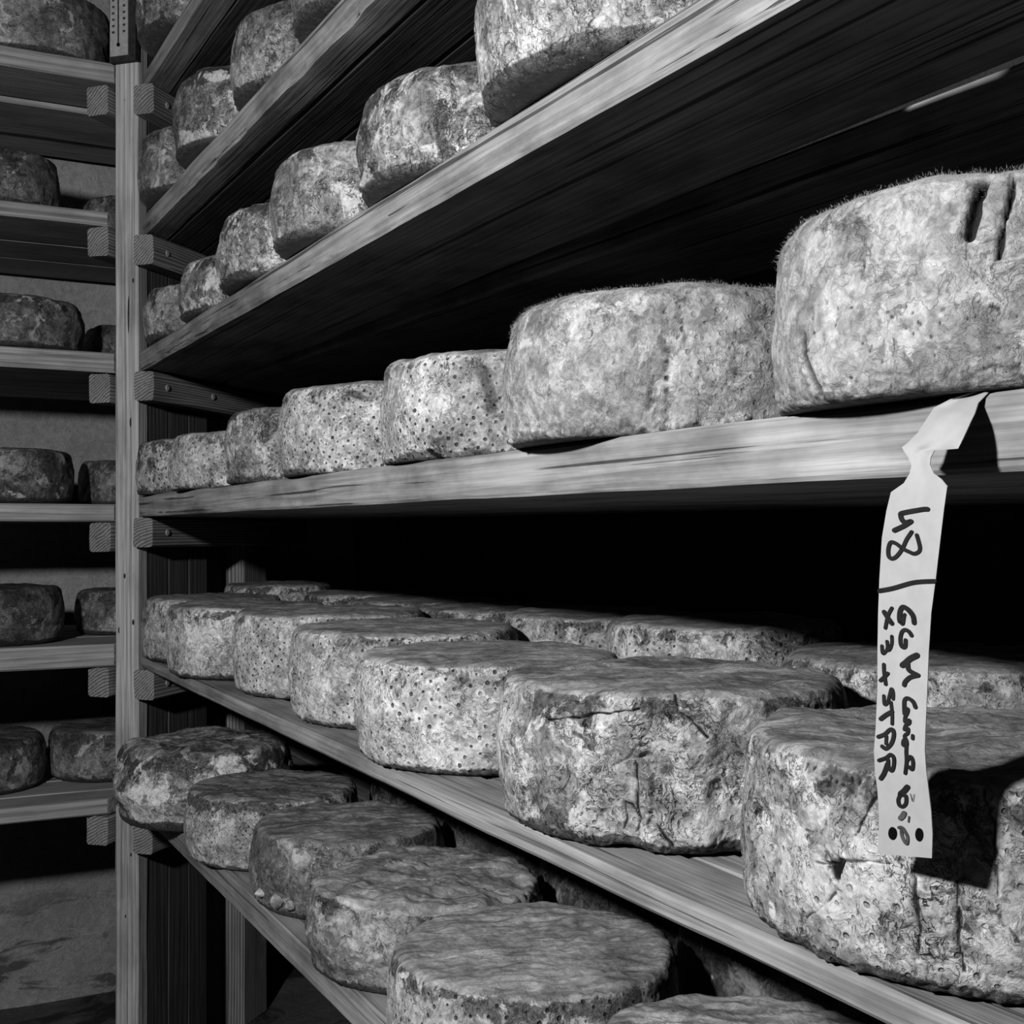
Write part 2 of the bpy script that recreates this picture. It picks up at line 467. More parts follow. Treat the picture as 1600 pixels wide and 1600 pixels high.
def screw(parent, inv, a, n, z, r=.0062):
    V, Fc = [], []
    N = 12
    rings = [(r, 0), (r, .0012), (r * .8, .0026), (r * .25, .003)]
    for (q, d) in rings:
        for j in range(N):
            t = 2 * math.pi * j / N
            V.append(Vector((0, 0, 0)) + DA * (q * math.cos(t)) + UP * (q * math.sin(t)) + DN * d)
    for i in range(len(rings) - 1):
        for j in range(N):
            Fc.append((i * N + j, i * N + (j + 1) % N, (i + 1) * N + (j + 1) % N, (i + 1) * N + j))
    V.append(DN * .0016); cidx = len(V) - 1
    for j in range(N): Fc.append((3 * N + j, 3 * N + (j + 1) % N, cidx))
    o = mobj('screw', V, Fc, M_screw, parent)
    o.matrix_basis = inv @ Matrix.Translation(diag(a, n, z))
    return o
def rail(n0, n1, a0, a1, ztop, hgt, seed, screws):
    xd = DA; zd = UP; yd = zd.cross(xd)     # points to -DN
    o0 = diag(a0, n1 if yd.dot(DN) < 0 else n0, ztop - hgt)
    m = Matrix.Translation(-Vector(fr.location)) @ frame_mtx(o0, xd, yd, zd)
    o = plank('rail', a1 - a0, n1 - n0, hgt, M_rail, m, fr, seg=24, seed=seed, amp=.002, bev=.004)
    for a in screws:
        screw(o, (Matrix.Translation(fr.location) @ m).inverted(), a, n1 + .0003, ztop - hgt * .5)
    return o
for k, (ht, hb, pl, mat) in RS.items():
    rail(.001, .043, -.016 + .003 * math.sin(k * 3), .60, CAMZ + hb - .0025, .054, 40 + k, (.028, .19) if k in (2, 3) else (.028,))
for k, (ht, hb, pl) in LS.items():
    rail(-.098, -.053, -.014 + .004 * math.sin(k * 5), .60, CAMZ + hb - .0025 - (.008 if k == 1 else 0), .054, 80 + k, ())

# ------------------------------------------------------------------ cheese wheels
def seg_dist(P, A, B):
    AB = B - A; t = np.clip(((P - A) @ AB) / max(AB @ AB, 1e-12), 0, 1)
    return np.linalg.norm(P - (A + t[:, None] * AB), axis=1)

def wheel(X, Y, H, R, h, mat, label, group, seed=0, nang=160, nside=22, ntop=16, rcb=.014, rct=.02, bulge=.004,
          lump=.0035, fine=.0014, ripple=0.0, rip_dir=.5, marks=(), lip=.0015, top_edge=.0, tilt=(0, 0)):
    prof = [(0.0, 0.0)]
    for i in range(1, 5): prof.append(((R - rcb) * i / 5, 0.0))
    nb = max(4, nside // 5)
    for i in range(nb + 1):
        a = -math.pi / 2 + math.pi / 2 * i / nb
        prof.append((R - rcb + rcb * math.cos(a), rcb + rcb * math.sin(a)))
    for i in range(1, nside):
        u = i / nside
        prof.append((R + bulge * 4 * u * (1 - u), rcb + (h - rcb - rct) * u))
    for i in range(nb + 1):
        a = math.pi / 2 * i / nb
        prof.append((R - rct + rct * math.cos(a), h - rct + rct * math.sin(a)))
    for i in range(1, ntop + 1): prof.append(((R - rct) * (1 - i / ntop), h + .002 * math.sin(math.pi * i / ntop / 2)))
    pr = np.array(prof)
    d = np.gradient(pr, axis=0)
    nr = np.stack([d[:, 1], -d[:, 0]], 1); nr /= np.maximum(np.linalg.norm(nr, axis=1), 1e-9)[:, None]
    arc = np.concatenate([[0], np.cumsum(np.linalg.norm(np.diff(pr, axis=0), axis=1))])
    m = len(pr)
    A = np.linspace(0, 2 * math.pi, nang, endpoint=False)
    r = pr[:, 0][:, None] * np.ones(nang)[None]; z = pr[:, 1][:, None] * np.ones(nang)[None]
    ca, sa = np.cos(A)[None], np.sin(A)[None]
    out = 1 + .018 * np.sin(2 * A + seed) + .012 * np.sin(3 * A + 2.1 * seed)
    out = np.clip(out / out.max(), .95, 1.0)[None]
    P = np.stack([r * ca * out, r * sa * out, z + 0 * ca], -1).reshape(-1, 3)
    N = np.stack([nr[:, 0][:, None] * ca, nr[:, 0][:, None] * sa, nr[:, 1][:, None] + 0 * ca], -1).reshape(-1, 3)
    zz = P[:, 2]; rr = np.hypot(P[:, 0], P[:, 1])
    so = np.array([seed * 5.17, seed * 3.3, seed * 7.9])
    damp = sstep(zz, .0, .02)
    topw = sstep(N[:, 2], .55, .95)
    disp = (fbm(P * 14 + so, 2) * lump * 1.3 + fbm(P * 46 + so, 3) * fine * 1.5 + pnoise(P * 160 + so) * fine * .35) * damp
    disp += np.abs(fbm(P * 90 + so, 2)) * lip * 2.2 * sstep(zz, .0, .004) * (1 - sstep(zz, .008, .018))
    if ripple:
        cd, sd = math.cos(rip_dir), math.sin(rip_dir)
        q = np.stack([(P[:, 0] * cd + P[:, 1] * sd) * 8, (-P[:, 0] * sd + P[:, 1] * cd) * 52, so[0] + zz * 10], 1)
        q[:, 1] += 1.6 * pnoise(P * 24 + so)
        disp += (.35 - np.abs(pnoise(q))) * 2.2 * ripple * sstep(N[:, 2], .3, .9)
    mark = np.zeros(len(P))
    ang = np.arctan2(P[:, 1], P[:, 0])
    for mk in marks:
        pts, wd, dep, dk = mk
        crook = 1.0 if len(pts) > 2 else 0.0
        # pixels of the photograph -> bearing and height on this wheel's side
        Q = []
        for (px, py) in pts:
            dx, dy = ray2(px)
            b = dx * X + dy * Y; cc = X * X + Y * Y - R * R
            t = b - math.sqrt(max(b * b - cc, 0))
            hx, hy = dx * t, dy * t
            Z = hx * s_ + hy * c_
            Q.append((math.atan2(hy - Y, hx - X), (CY - py) * Z / F - H))
        a0 = Q[0][0]
        f2 = lambda q: np.array([((q[0] - a0 + math.pi) % (2 * math.pi) - math.pi) * R, q[1]])
        QQ = [f2(q) for q in Q]
        lo2 = np.min(QQ, axis=0) - wd - .006; hi2 = np.max(QQ, axis=0) + wd + .006
        rel = ((ang - a0 + math.pi) % (2 * math.pi) - math.pi) * R
        ix = np.where((N[:, 2] < .9) & (rel > lo2[0]) & (rel < hi2[0]) & (zz > lo2[1]) & (zz < hi2[1]))[0]
        if not len(ix): continue
        Ps = P[ix] + so
        U2 = np.stack([rel[ix], zz[ix]], 1) + np.stack([pnoise(Ps * 170), pnoise(Ps * 170 + 50)], 1) * .0016
        if crook: U2 = U2 + np.stack([pnoise(Ps * 55), pnoise(Ps * 55 + 50)], 1) * .0035
        best = np.full(len(ix), 9.0)
        for i in range(len(Q) - 1):
            best = np.minimum(best, seg_dist(U2, QQ[i], QQ[i + 1]))
        thin = wd < .0035 and crook
        wd2 = wd * (.75 if thin else 1) * (.55 + 1.1 * np.clip(np.abs(pnoise(Ps * 70 + 9)) * 2, 0, 1) if thin else 1)
        w = 1 - sstep(best / wd2, .25, 1.0)
        disp[ix] -= w * dep * (.6 if thin else 1)
        mark[ix] = np.maximum(mark[ix], w * dk * (.8 if thin else 1))
    P2 = P + N * disp[:, None]
    P2[:, 2] = np.maximum(P2[:, 2], 0.0)
    P2[:, 2] += sstep(zz, .02, h) * (P[:, 0] * tilt[0] + P[:, 1] * tilt[1])
    # faces: collapse the two poles
    idx = lambda i, j: (i % m) * nang + j % nang
    I, J = np.meshgrid(np.arange(1, m - 2), np.arange(nang), indexing='ij')
    a = I * nang + J; b = I * nang + (J + 1) % nang
    quads = np.stack([a, b, b + nang, a + nang], -1).reshape(-1, 4)
    faces = quads.tolist()
    faces += [(0, nang + (j + 1) % nang, nang + j) for j in range(nang)]
    tp = (m - 1) * nang
    faces += [(tp, (m - 2) * nang + j, (m - 2) * nang + (j + 1) % nang) for j in range(nang)]
    used = np.ones(len(P), bool); used[1:nang] = False; used[tp + 1:tp + nang] = False
    remap = np.cumsum(used) - 1
    me = bpy.data.meshes.new('cheese_wheel')
    me.from_pydata(P2[used].tolist(), [], [tuple(int(remap[i]) for i in f) for f in faces])
    me.polygons.foreach_set('use_smooth', [True] * len(me.polygons))
    uvn = me.uv_layers.new(name='rind')
    av = (np.tile(A, m) * R)[used]; vv = np.repeat(arc, nang)[used]
    li = np.empty(len(me.loops), int); me.loops.foreach_get('vertex_index', li)
    uv = np.stack([av[li], vv[li]], 1)
    # close the seam
    pi_start = np.empty(len(me.polygons), int); me.polygons.foreach_get('loop_start', pi_start)
    pi_tot = np.empty(len(me.polygons), int); me.polygons.foreach_get('loop_total', pi_tot)
    pid = np.repeat(np.arange(len(me.polygons)), pi_tot)
    mx = np.maximum.reduceat(uv[:, 0], pi_start)[pid]
    fix = (mx > 1.7 * math.pi * R) & (uv[:, 0] < .3 * math.pi * R)
    uv[fix, 0] += 2 * math.pi * R
    uvn.data.foreach_set('uv', uv.reshape(-1))
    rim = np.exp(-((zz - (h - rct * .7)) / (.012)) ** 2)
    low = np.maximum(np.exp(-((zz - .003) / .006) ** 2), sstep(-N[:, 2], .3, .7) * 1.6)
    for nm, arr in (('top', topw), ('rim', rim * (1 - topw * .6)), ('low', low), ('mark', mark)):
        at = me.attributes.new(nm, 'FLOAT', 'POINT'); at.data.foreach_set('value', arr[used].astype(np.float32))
    me.materials.append(mat)
    me.update()
    o = bpy.data.objects.new('cheese_wheel', me); COL.objects.link(o)
    o.location = (X, Y, CAMZ + H + .0006)
    tag(o, label, 'cheese', group)
    return o

_mc = [0]
def cm(kind, seed, **kw):
    base = dict(
        pored=dict(light=.8, mid=.6, dark=.1, dthr=.645, pore=1.0, vein=.6, speck=.4, wthr=.6, white=.86, blotch=.22),
        fuzzy=dict(gain=.8, light=.7, mid=.53, dark=.18, dthr=.68, pore=.2, vein=.28, speck=.45, wthr=.58, white=.85, fine=.4, topc=(.55, .4), lowd=.2, blotch=.2),
        cracked=dict(light=.74, mid=.46, dark=.08, dthr=.61, pore=.25, vein=.95, speck=.55, wthr=.57, white=.84, dscale=22),
        mottled=dict(light=.52, mid=.27, dark=.045, dthr=.565, dscale=20, vein=.8, speck=.6, wthr=.57, white=.78, rough=.42, spec=.8, lowd=.34, fine=.6, topc=(.25, .1), blotch=.4),
        glossy=dict(light=.46, mid=.27, dark=.05, dthr=.59, vein=.75, speck=.5, wthr=.6, white=.62, rough=.42, spec=.8, lowd=.34, fine=.5, topc=(.26, .13), blotch=.35),
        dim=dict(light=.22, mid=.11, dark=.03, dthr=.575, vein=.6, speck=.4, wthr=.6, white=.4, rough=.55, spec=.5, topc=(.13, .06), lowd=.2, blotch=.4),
    )[kind]
    base.update(kw)
    _mc[0] += 1
    return cheese('rind_%s_%d' % (kind, _mc[0]), seed=seed, **base)

H1, H2, H3, H4, H5, H6 = [RS[k][0] for k in (1, 2, 3, 4, 5, 6)]
G = {1: 'cheese wheels on the topmost long shelf', 2: 'cheese wheels on the long shelf second from the top', 3: 'cheese wheels on the long shelf above eye level',
     4: 'cheese wheels on the eye level shelf', 5: 'cheese wheels in the front row below eye level', 6: 'cheese wheels on the lowest long shelf'}

# --- top shelf and the next one down
wheel(x_from_left(212, 2.20, .13), 2.20, H1, .13, .12, cm('mottled', 1.1), 'speckled wheel right of the thermometer at the picture top', G[1], 1)
for i, (px, Y, R, h, kd, lab) in enumerate([
    (218, 2.215, .13, .112, 'glossy', 'small grey wheel on the second highest long shelf, nearest the corner post'),
    (270, 1.935, .137, .118, 'mottled', 'speckled wheel second from the corner post on the second highest long shelf'),
    (360, 1.645, .138, .108, 'glossy', 'smooth stained wheel third from the corner post on the second highest long shelf'),
    (455, 1.36, .138, .105, 'glossy', 'wheel with a dark wet foot cut off by the picture top, second highest long shelf')]):
    wheel(x_from_left(px, Y, R), Y, H2, R, h, cm(kd, 2.3 + i * 1.37, gain=1.1), lab, G[2], 3 + i, nang=240, nside=32, rcb=.009, rct=.02, bulge=.006, lip=.003)
# --- shelf above eye level
for i, (px, Y, R, h, kd, lab) in enumerate([
    (224, 2.215, .13, .092, 'glossy', 'narrow-looking grey wheel beside the post, on the shelf above eye level'),
    (280, 1.945, .130, .088, 'mottled', 'wheel with a smooth dark patch, second from the post above eye level'),
    (340, 1.673, .131, .1, 'mottled', 'greasy mottled wheel third from the post on the shelf above eye level'),
    (427, 1.405, .135, .107, 'glossy', 'even grey wheel fourth from the post on the shelf above eye level'),
    (568, 1.118, .138, .1, 'mottled', 'wheel with white blotches and glossy dark stains, fifth from the post above eye level'),
    (746, .815, .15, .12, 'mottled', 'large wheel with a wet black foot overhanging its shelf at the picture top')]):
    kw = dict(gain=1.15)
    if i == 5: kw = dict(gain=1.15, dthr=.62, mid=.36, lowd=.3)
    if i == 3: kw = dict(gain=1.35, dthr=.63)
    wheel(x_from_left(px, Y, R), Y, H3, R, h, cm(kd, 11.7 + i * 1.91, **kw), lab, G[3], 11 + i, nang=260, nside=34, rcb=.009 if i < 5 else .02, rct=.02, bulge=.006, fine=.002, lip=.004)
wheel(D - .01 + .135, .456, H3, .135, .12, cm('mottled', 31.3), 'wheel just past the right end of the slit of light, out of the picture', G[3], 17, nang=120)
# --- eye level shelf
W4 = {}
for i, (px, Y, R, h, kd, lab) in enumerate([
    (216, 2.27, .13, .096, 'pored', 'dark speckled wheel touching the corner post at eye level'),
    (264, 1.985, .135, .088, 'pored', 'low pale wheel with faint pores, second from the post at eye level'),
    (352, 1.692, .132, .1, 'cracked', 'wheel with dark swirled folds, third from the post at eye level'),
    (435, 1.415, .138, .104, 'pored', 'pale pored wheel with a smooth lower half, fourth from the post at eye level'),
    (590, 1.10, .138, .1, 'pored', 'pale wheel densely dotted with dark pores, with a black patch on its right'),
    (790, .797, .142, .104, 'fuzzy', 'pale fuzzy wheel with two vertical rows of beaded pits'),
    (1218, .468, .15, .105, 'fuzzy', 'large pale fuzzy wheel lying on the paper tag')]):
    kw = {}
    marks = []
    if i == 0: kw = dict(dthr=.57, gain=.9)
    if i == 1: kw = dict(pore=.7)
    if i == 2: kw = dict(pore=.5, dthr=.57)
    if i == 4:
        kw = dict(pore=1.15, pitch=.0095, dthr=.62)
        marks = [([(672, 705), (680, 712), (690, 718)], .004, .001, .85), ([(752, 580), (765, 610), (770, 640)], .012, .0, .5)]
    if i == 3: kw = dict(pore=1.0, pitch=.0095)
    if i == 5:
        rb = random.Random(3)
        for (x0, ya, yb, st) in ((1040, 478, 655, 13), (1018, 565, 645, 10), (1063, 462, 530, 12)):
            y = ya
            while y < yb:
                xx = x0 + rb.uniform(-3.5, 3.5)
                marks.append(([(xx, y), (xx + rb.uniform(-2, 2), y + rb.uniform(2, 6))], rb.uniform(.0014, .0026), .0014, rb.uniform(.3, .62)))
                y += st * rb.uniform(.7, 1.35)
            marks.append(([(x0, ya), (x0 + 2, (ya + yb) / 2), (x0, yb)], .0065, .0008, .17))
        marks += [([(930, 505), (925, 525), (919, 535)], .0018, .001, .7), ([(835, 480), (848, 512), (855, 560)], .002, .0008, .4)]
        marks += [([(1120 + 31 * math.cos(q * 2.4) , 520 + q * 8), (1121 + 31 * math.cos(q * 2.4), 522 + q * 8)], .0018, .0008, .55) for q in range(14)]
    if i == 6:
        marks = [([(1532, 268), (1522, 310), (1512, 370)], .0036, .007, .93), ([(1578, 262), (1570, 330), (1560, 402)], .0034, .007, .93),
                 ([(1512, 372), (1508, 410), (1526, 445)], .0013, .0007, .6), ([(1265, 530), (1268, 560), (1280, 605)], .004, .003, .55),
                 ([(1400, 530), (1398, 560), (1402, 578)], .0012, .0005, .6), ([(1498, 500), (1500, 560)], .009, .001, .3)]
        rg = random.Random(4)
        marks += [([(1260 + rg.random() * 330, 470 + rg.random() * 130)] * 2, .0016, .0007, .6) for _ in range(34)]
        marks = [([(p[0][0], p[0][1]), (p[0][0] + .5, p[0][1] + .5)] if p[0] == p[-1] else p, a, b, d2) for (p, a, b, d2) in marks]
        kw = dict(pore=.0, lowd=.2, gain=.72)
    hero = i >= 4
    W4[i] = wheel(x_from_left(px, Y, R), Y, H4, R, h, cm(kd, 41.2 + i * 2.13, **kw), lab, G[4], 21 + i, nang=(760 if i == 6 else 560) if hero else 260, nside=(84 if i == 6 else 64) if hero else 34,
                  ntop=24, rcb=.004, rct=.017 if i < 5 else .021, bulge=.005, marks=marks, fine=.0012 if i >= 5 else .0014, lip=.003)
# --- below eye level: front row
R5 = [  # X, Y, R, h
    (x_from_left(218, 2.285, .128), 2.285, .128, .112), (x_from_left(260, 2.02, .132), 2.02, .132, .112), (.618, 1.745, .139, .117),
    (.612, 1.456, .143, .113), (.583, 1.160, .138, .107), (.590, .842, .142, .116), (.592, .524, .144, .111)]
L5 = ['wheel half hidden behind its neighbour at the corner post, below eye level', 'bright scarred wheel second from the post, below eye level',
      'pale pored wheel with a pale bare patch low on its side, third from the post', 'pale smooth wheel with a row of folds at its right rim, fourth from the post',
      'broad white wheel covered in regular small pores, centre of the picture', 'large cracked wheel with a long horizontal split and deep crease',
      'largest wheel behind the hanging paper tag, its side veined and split']
for i, (X, Y, R, h) in enumerate(R5):
    kd = ['cracked', 'cracked', 'pored', 'pored', 'pored', 'cracked', 'cracked'][i]
    kw = {}
    marks = []
    if i == 1: kw = dict(gain=1.12, light=.82, mid=.6, dthr=.635, pore=0)
    if i in (2, 3, 4): kw = dict(gain=1.12, light=.84, mid=.66, dthr=.655, pore=1.1, pitch=[.0105, .0105, .0115][i - 2])
    if i == 3: marks = [([(515, 1075), (522, 1082), (530, 1088), (533, 1080)], .002, .001, .6), ([(450, 1010), (452, 1060), (456, 1100)], .005, .001, .55)]
    if i == 4: marks = [([(600, 1130), (607, 1138), (616, 1140), (617, 1155)], .0016, .0008, .6), ([(685, 1122), (689, 1126)], .003, .001, .5)]
    if i == 5:
        kw = dict(light=.72, mid=.42, dthr=.605, pore=.3, lowd=.22, gain=.98)
        marks = [([(847, 1126), (880, 1124), (930, 1120), (975, 1117), (998, 1112)], .0019, .003, .95),
                 ([(1055, 1082), (1057, 1100), (1058, 1115), (1080, 1128), (1104, 1153)], .0019, .003, .93),
                 ([(1020, 1105), (1018, 1130), (1000, 1165), (985, 1185), (950, 1200)], .0022, .002, .6),
                 ([(985, 1190), (1015, 1187), (1030, 1165)], .0016, .001, .55), ([(1010, 1190), (1025, 1215), (1027, 1260), (1020, 1300)], .007, .006, .3),
                 ([(990, 1195), (992, 1230), (995, 1290), (990, 1310)], .0022, .003, .85), ([(968, 1260), (985, 1265), (992, 1285)], .0024, .002, .9),
                 ([(968, 1262), (972, 1290), (965, 1305)], .002, .002, .8), ([(890, 1150), (905, 1160), (920, 1175)], .003, .001, .7),
                 ([(875, 1200), (880, 1215), (870, 1235)], .0022, .001, .75), ([(1140, 1180), (1135, 1215), (1150, 1260)], .0018, .002, .7),
                 ([(1028, 1300), (1050, 1325)], .0022, .003, .7), ([(840, 1270), (830, 1280), (828, 1290)], .0014, .001, .7),
                 ([(955, 1215), (972, 1250), (968, 1300)], .03, .008, .16), ([(1150, 1150), (1140, 1240), (1150, 1310)], .022, .006, .1), ([(900, 1150), (880, 1200), (870, 1290)], .02, .003, .14)]
    if i == 6:
        kw = dict(light=.68, mid=.42, dthr=.598, pore=.5, pitch=.012, gain=.88, dscale=30)
        marks = [([(1188, 1275), (1187, 1305), (1183, 1322)], .0014, .0022, .95), ([(1310, 1265), (1306, 1285), (1296, 1296)], .0016, .002, .9),
                 ([(1370, 1245), (1350, 1270), (1335, 1310)], .0018, .002, .85), ([(1270, 1352), (1300, 1360), (1312, 1350), (1350, 1348), (1395, 1352)], .0016, .002, .7),
                 ([(1300, 1360), (1303, 1376), (1312, 1352)], .004, .003, .8), ([(1248, 1440), (1270, 1420), (1300, 1400)], .0015, .002, .75),
                 ([(1285, 1470), (1298, 1478), (1290, 1500), (1285, 1530)], .0016, .002, .75), ([(1300, 1480), (1310, 1520), (1300, 1540)], .0013, .001, .6),
                 ([(1430, 1372), (1434, 1420), (1432, 1500)], .0026, .002, .8), ([(1492, 1375), (1500, 1420), (1495, 1480), (1505, 1520)], .0026, .0025, .85),
                 ([(1400, 1455), (1412, 1450), (1425, 1440)], .0013, .001, .7), ([(1425, 1500), (1430, 1540), (1450, 1570)], .0015, .001, .6),
                 ([(1540, 1240), (1552, 1300), (1560, 1400)], .0018, .002, .7)]
        rq = random.Random(9)
        for q in range(60):
            x0 = rq.gauss(1300, 45); y0 = 1195 + (x0 - 1240) * .22 + abs(rq.gauss(0, 22))
            marks.append(([(x0, y0), (x0 + rq.uniform(-3, 3), y0 + rq.uniform(1, 5))], rq.uniform(.001, .0026), .0008, rq.uniform(.3, .7)))
    hero = i >= 4
    wheel(X, Y, H5, R, h, cm(kd, 61.9 + i * 2.71, **kw), L5[i], G[5], 31 + i, nang=860 if i > 4 else 400 if hero else 240, nside=104 if i > 4 else 44 if hero else 30,
          ntop=36 if hero else 18, rcb=.018, rct=.013, bulge=.004, marks=marks, ripple=.0012 if i != 6 else .002, rip_dir=-.45 + i * .05,
          lump=.003 if i < 5 else .0055, fine=.0012 if i < 5 else .0016, lip=.002)
# --- below eye level: rear row
for i, (X, Y, R, h, lab) in enumerate([
    (.775, 2.513, .115, .124, 'farthest wheel in the rear row, in front of the dark back post'),
    (.885, 2.287, .126, .112, 'rear-row wheel in shadow, second from the back post'),
    (.885, 2.022, .134, .112, 'rear-row wheel behind the pored wheel third from the corner post'),
    (.897, 1.75, .134, .114, 'rear-row wheel whose smooth top shows behind the row of folds'),
    (.893, 1.445, .136, .122, 'pored rear-row wheel left of centre, behind the broad white wheel'),
    (.885, 1.163, .139, .13, 'ragged-rimmed rear-row wheel behind the large cracked wheel'),
    (.885, .844, .14, .118, 'rear-row wheel showing on both sides of the paper tag')]):
    wheel(X, Y, H5, R, h, cm('pored' if i in (4, 5) else 'cracked', 91.3 + i * 1.77, rimd=.16 if i < 4 else .12), lab, 'cheese wheels in the rear row below eye level', 51 + i, nang=220, nside=26, ripple=.0012, rct=.014)
# --- lowest shelf: front row and rear row
R6 = [(.533, 2.155, .146, .135, 'mottled'), (.567, 1.867, .1295, .103, 'pored'), (.588, 1.600, .129, .1, 'glossy'), (.584, 1.325, .138, .092, 'glossy'), (.560, 1.02, .138, .107, 'pored'), (.584, .735, .14, .1, 'cracked')]
L6 = ['big dark mottled wheel with white blotches overlapping the corner post', 'pored wheel with a dark streaked top, next to the big mottled wheel',
      'smooth grey wheel with round white mould spots on its side', 'wheel with a deeply rippled grey top and knobbly side, on the lowest shelf',
      'wheel with a furry grey top and pale pored side at the bottom edge', 'streaky-topped wheel cut off by the bottom edge of the picture']
o6 = []
for i, (X, Y, R, h, kd) in enumerate(R6):
    kw = [dict(dthr=.535, dscale=16, white=.95, wthr=.555, gain=1.15, topc=(.34, .05), topstr=.6, light=.6), dict(rimd=.2, topc=(.36, .05), dthr=.635, pore=.9, pitch=.0085), dict(topc=(.5, .26), dthr=.64, light=.42, mid=.3),
          dict(topc=(.6, .3), light=.5, mid=.22, dthr=.585), dict(topc=(.56, .3), rimd=.2, light=.68), dict(topc=(.72, .28))][i]
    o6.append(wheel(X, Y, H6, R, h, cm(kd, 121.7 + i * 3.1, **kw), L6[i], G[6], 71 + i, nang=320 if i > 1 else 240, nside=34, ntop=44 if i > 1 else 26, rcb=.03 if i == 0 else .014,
                    rct=.035 if i == 0 else .014, bulge=.008 if i == 0 else .005, ripple=[.0015, .002, .003, .0055, .003, .004][i], rip_dir=-.5 + .06 * i,
                    lump=.008 if i in (0, 3) else .0035, fine=.003 if i in (0, 3) else .0018))
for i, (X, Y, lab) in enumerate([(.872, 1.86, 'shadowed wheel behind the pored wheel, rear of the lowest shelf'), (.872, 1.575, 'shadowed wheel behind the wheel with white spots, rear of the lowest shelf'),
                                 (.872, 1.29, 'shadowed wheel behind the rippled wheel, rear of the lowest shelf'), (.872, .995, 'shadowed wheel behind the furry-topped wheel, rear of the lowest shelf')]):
    wheel(X, Y, H6, .139, .1, cm('dim', 151.3 + i * 1.3, gain=1.2), lab, 'cheese wheels at the rear of the lowest shelf', 91 + i, nang=140, nside=20)  # dim rind: the shade at the rear is put into the colour

# round white mould growths on the smooth grey wheel
def spot(parent, X, Y, R, H, px, py, rpx, thick, mat=M_spot):
    dx, dy = ray2(px)
    b = dx * X + dy * Y; cc = X * X + Y * Y - R * R
    t = b - math.sqrt(max(b * b - cc, 0)); hx, hy = dx * t, dy * t
    Z = hx * s_ + hy * c_
    hz = CAMZ + (CY - py) * Z / F
    r = rpx * Z / F
    nrm = Vector((hx - X, hy - Y, 0)).normalized(); tn = UP.cross(nrm)
    V, Fc = [Vector((hx, hy, hz)) + nrm * thick], []
    nr_, na = 6, 20
    for i in range(1, nr_ + 1):
        q = i / nr_
        for j in range(na):
            a = 2 * math.pi * j / na
            wob = 1 + .12 * math.sin(3 * a + px) + .06 * math.sin(7 * a)
            V.append(Vector((hx, hy, hz)) + tn * (r * q * wob * math.cos(a)) + UP * (r * q * wob * math.sin(a)) + nrm * (thick * math.sqrt(max(0, 1 - q * q)) - .006 * q))
    for j in range(na): Fc.append((0, 1 + j, 1 + (j + 1) % na))
    for i in range(nr_ - 1):
        for j in range(na):
            a = 1 + i * na + j; b2 = 1 + i * na + (j + 1) % na
            Fc.append((a, a + na, b2 + na, b2))
    V = [v - Vector(parent.location) for v in V]
    o = mobj('mould_spot', V, Fc, mat, parent, True)
    me = o.data
    for nm in ('top', 'rim', 'low', 'mark'): me.attributes.new(nm, 'FLOAT', 'POINT')
    tag(o, 'round white mould growth')
    return o
X, Y, R, h, _ = R6[2]
for (px, py, rp) in [(466, 1346, 19), (428, 1410, 11), (449, 1417, 8), (404, 1396, 8)]:
    spot(o6[2], X, Y, R + .003, H6, px, py, rp, .006)

# soft mould hairs along the upper edges of the two fuzzy wheels
def fuzz(parent, n, seed, ln):
    rg = np.random.RandomState(seed)
    me = parent.data
    co = np.empty(len(me.vertices) * 3); me.vertices.foreach_get('co', co); co = co.reshape(-1, 3)
    no = np.empty(len(me.vertices) * 3); me.vertices.foreach_get('normal', no); no = no.reshape(-1, 3)
    zt = co[:, 2].max()
    cand = np.where((co[:, 2] > zt * .8) & (np.hypot(co[:, 0], co[:, 1]) > .09))[0]
    pick = rg.choice(cand, n)
    V, Fc = [], []
    for k, i in enumerate(pick):
        p = co[i] + rg.normal(size=3) * .0012; nn = no[i] + rg.normal(size=3) * .45; nn /= np.linalg.norm(nn)
        sd = np.cross(nn, rg.normal(size=3)); sd /= np.linalg.norm(sd)
        l = ln * (.4 + rg.rand()); w = .00006
        V += [p - nn * .001 - sd * w, p - nn * .001 + sd * w, p + nn * l]
        Fc.append((3 * k, 3 * k + 1, 3 * k + 2))
    o = mobj('mould_fuzz', V, Fc, M_fuzz, parent)
    o['kind'] = 'stuff'
M_fuzz = flat('mould_hair', .55, .9, .05, .2, 200, 0.0)
fuzz(W4[5], 26000, 1, .0010)
fuzz(W4[6], 32000, 2, .0010)

# --- the left rack
def left_wheel(k, px_l=None, px_r=None, Yc=None, R=.14, h=.1, kw={}, label='', seed=0):
    H = LS[k][0]
    if px_r is not None:
        d = ray2(px_r); Xc = (Yc * d[0] - R) / d[1]
    else:
        d = ray2(px_l); Xc = (Yc * d[0] + R) / d[1]
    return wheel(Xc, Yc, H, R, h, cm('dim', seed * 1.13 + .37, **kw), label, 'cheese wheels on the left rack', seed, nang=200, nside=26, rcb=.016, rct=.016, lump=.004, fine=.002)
left_wheel(1, px_r=174, Yc=YL + .135, R=.14, h=.125, kw=dict(gain=1.7, dthr=.62), label='wheel on the topmost left shelf beside the thermometer', seed=201)
left_wheel(2, px_r=93, Yc=YL + .14, R=.13, h=.105, kw=dict(gain=1.25), label='wheel second from the top at the left edge, with rounded right shoulder', seed=202)
left_wheel(2, px_l=131, Yc=2.645, R=.105, h=.078, kw=dict(gain=1.2), label='sliver of a wheel behind the post on the second highest left shelf', seed=203)
left_wheel(3, px_r=130, Yc=YL + .135, R=.14, h=.098, kw=dict(gain=1.45), label='wheel third from the top at the left edge, pale at its foot', seed=204)
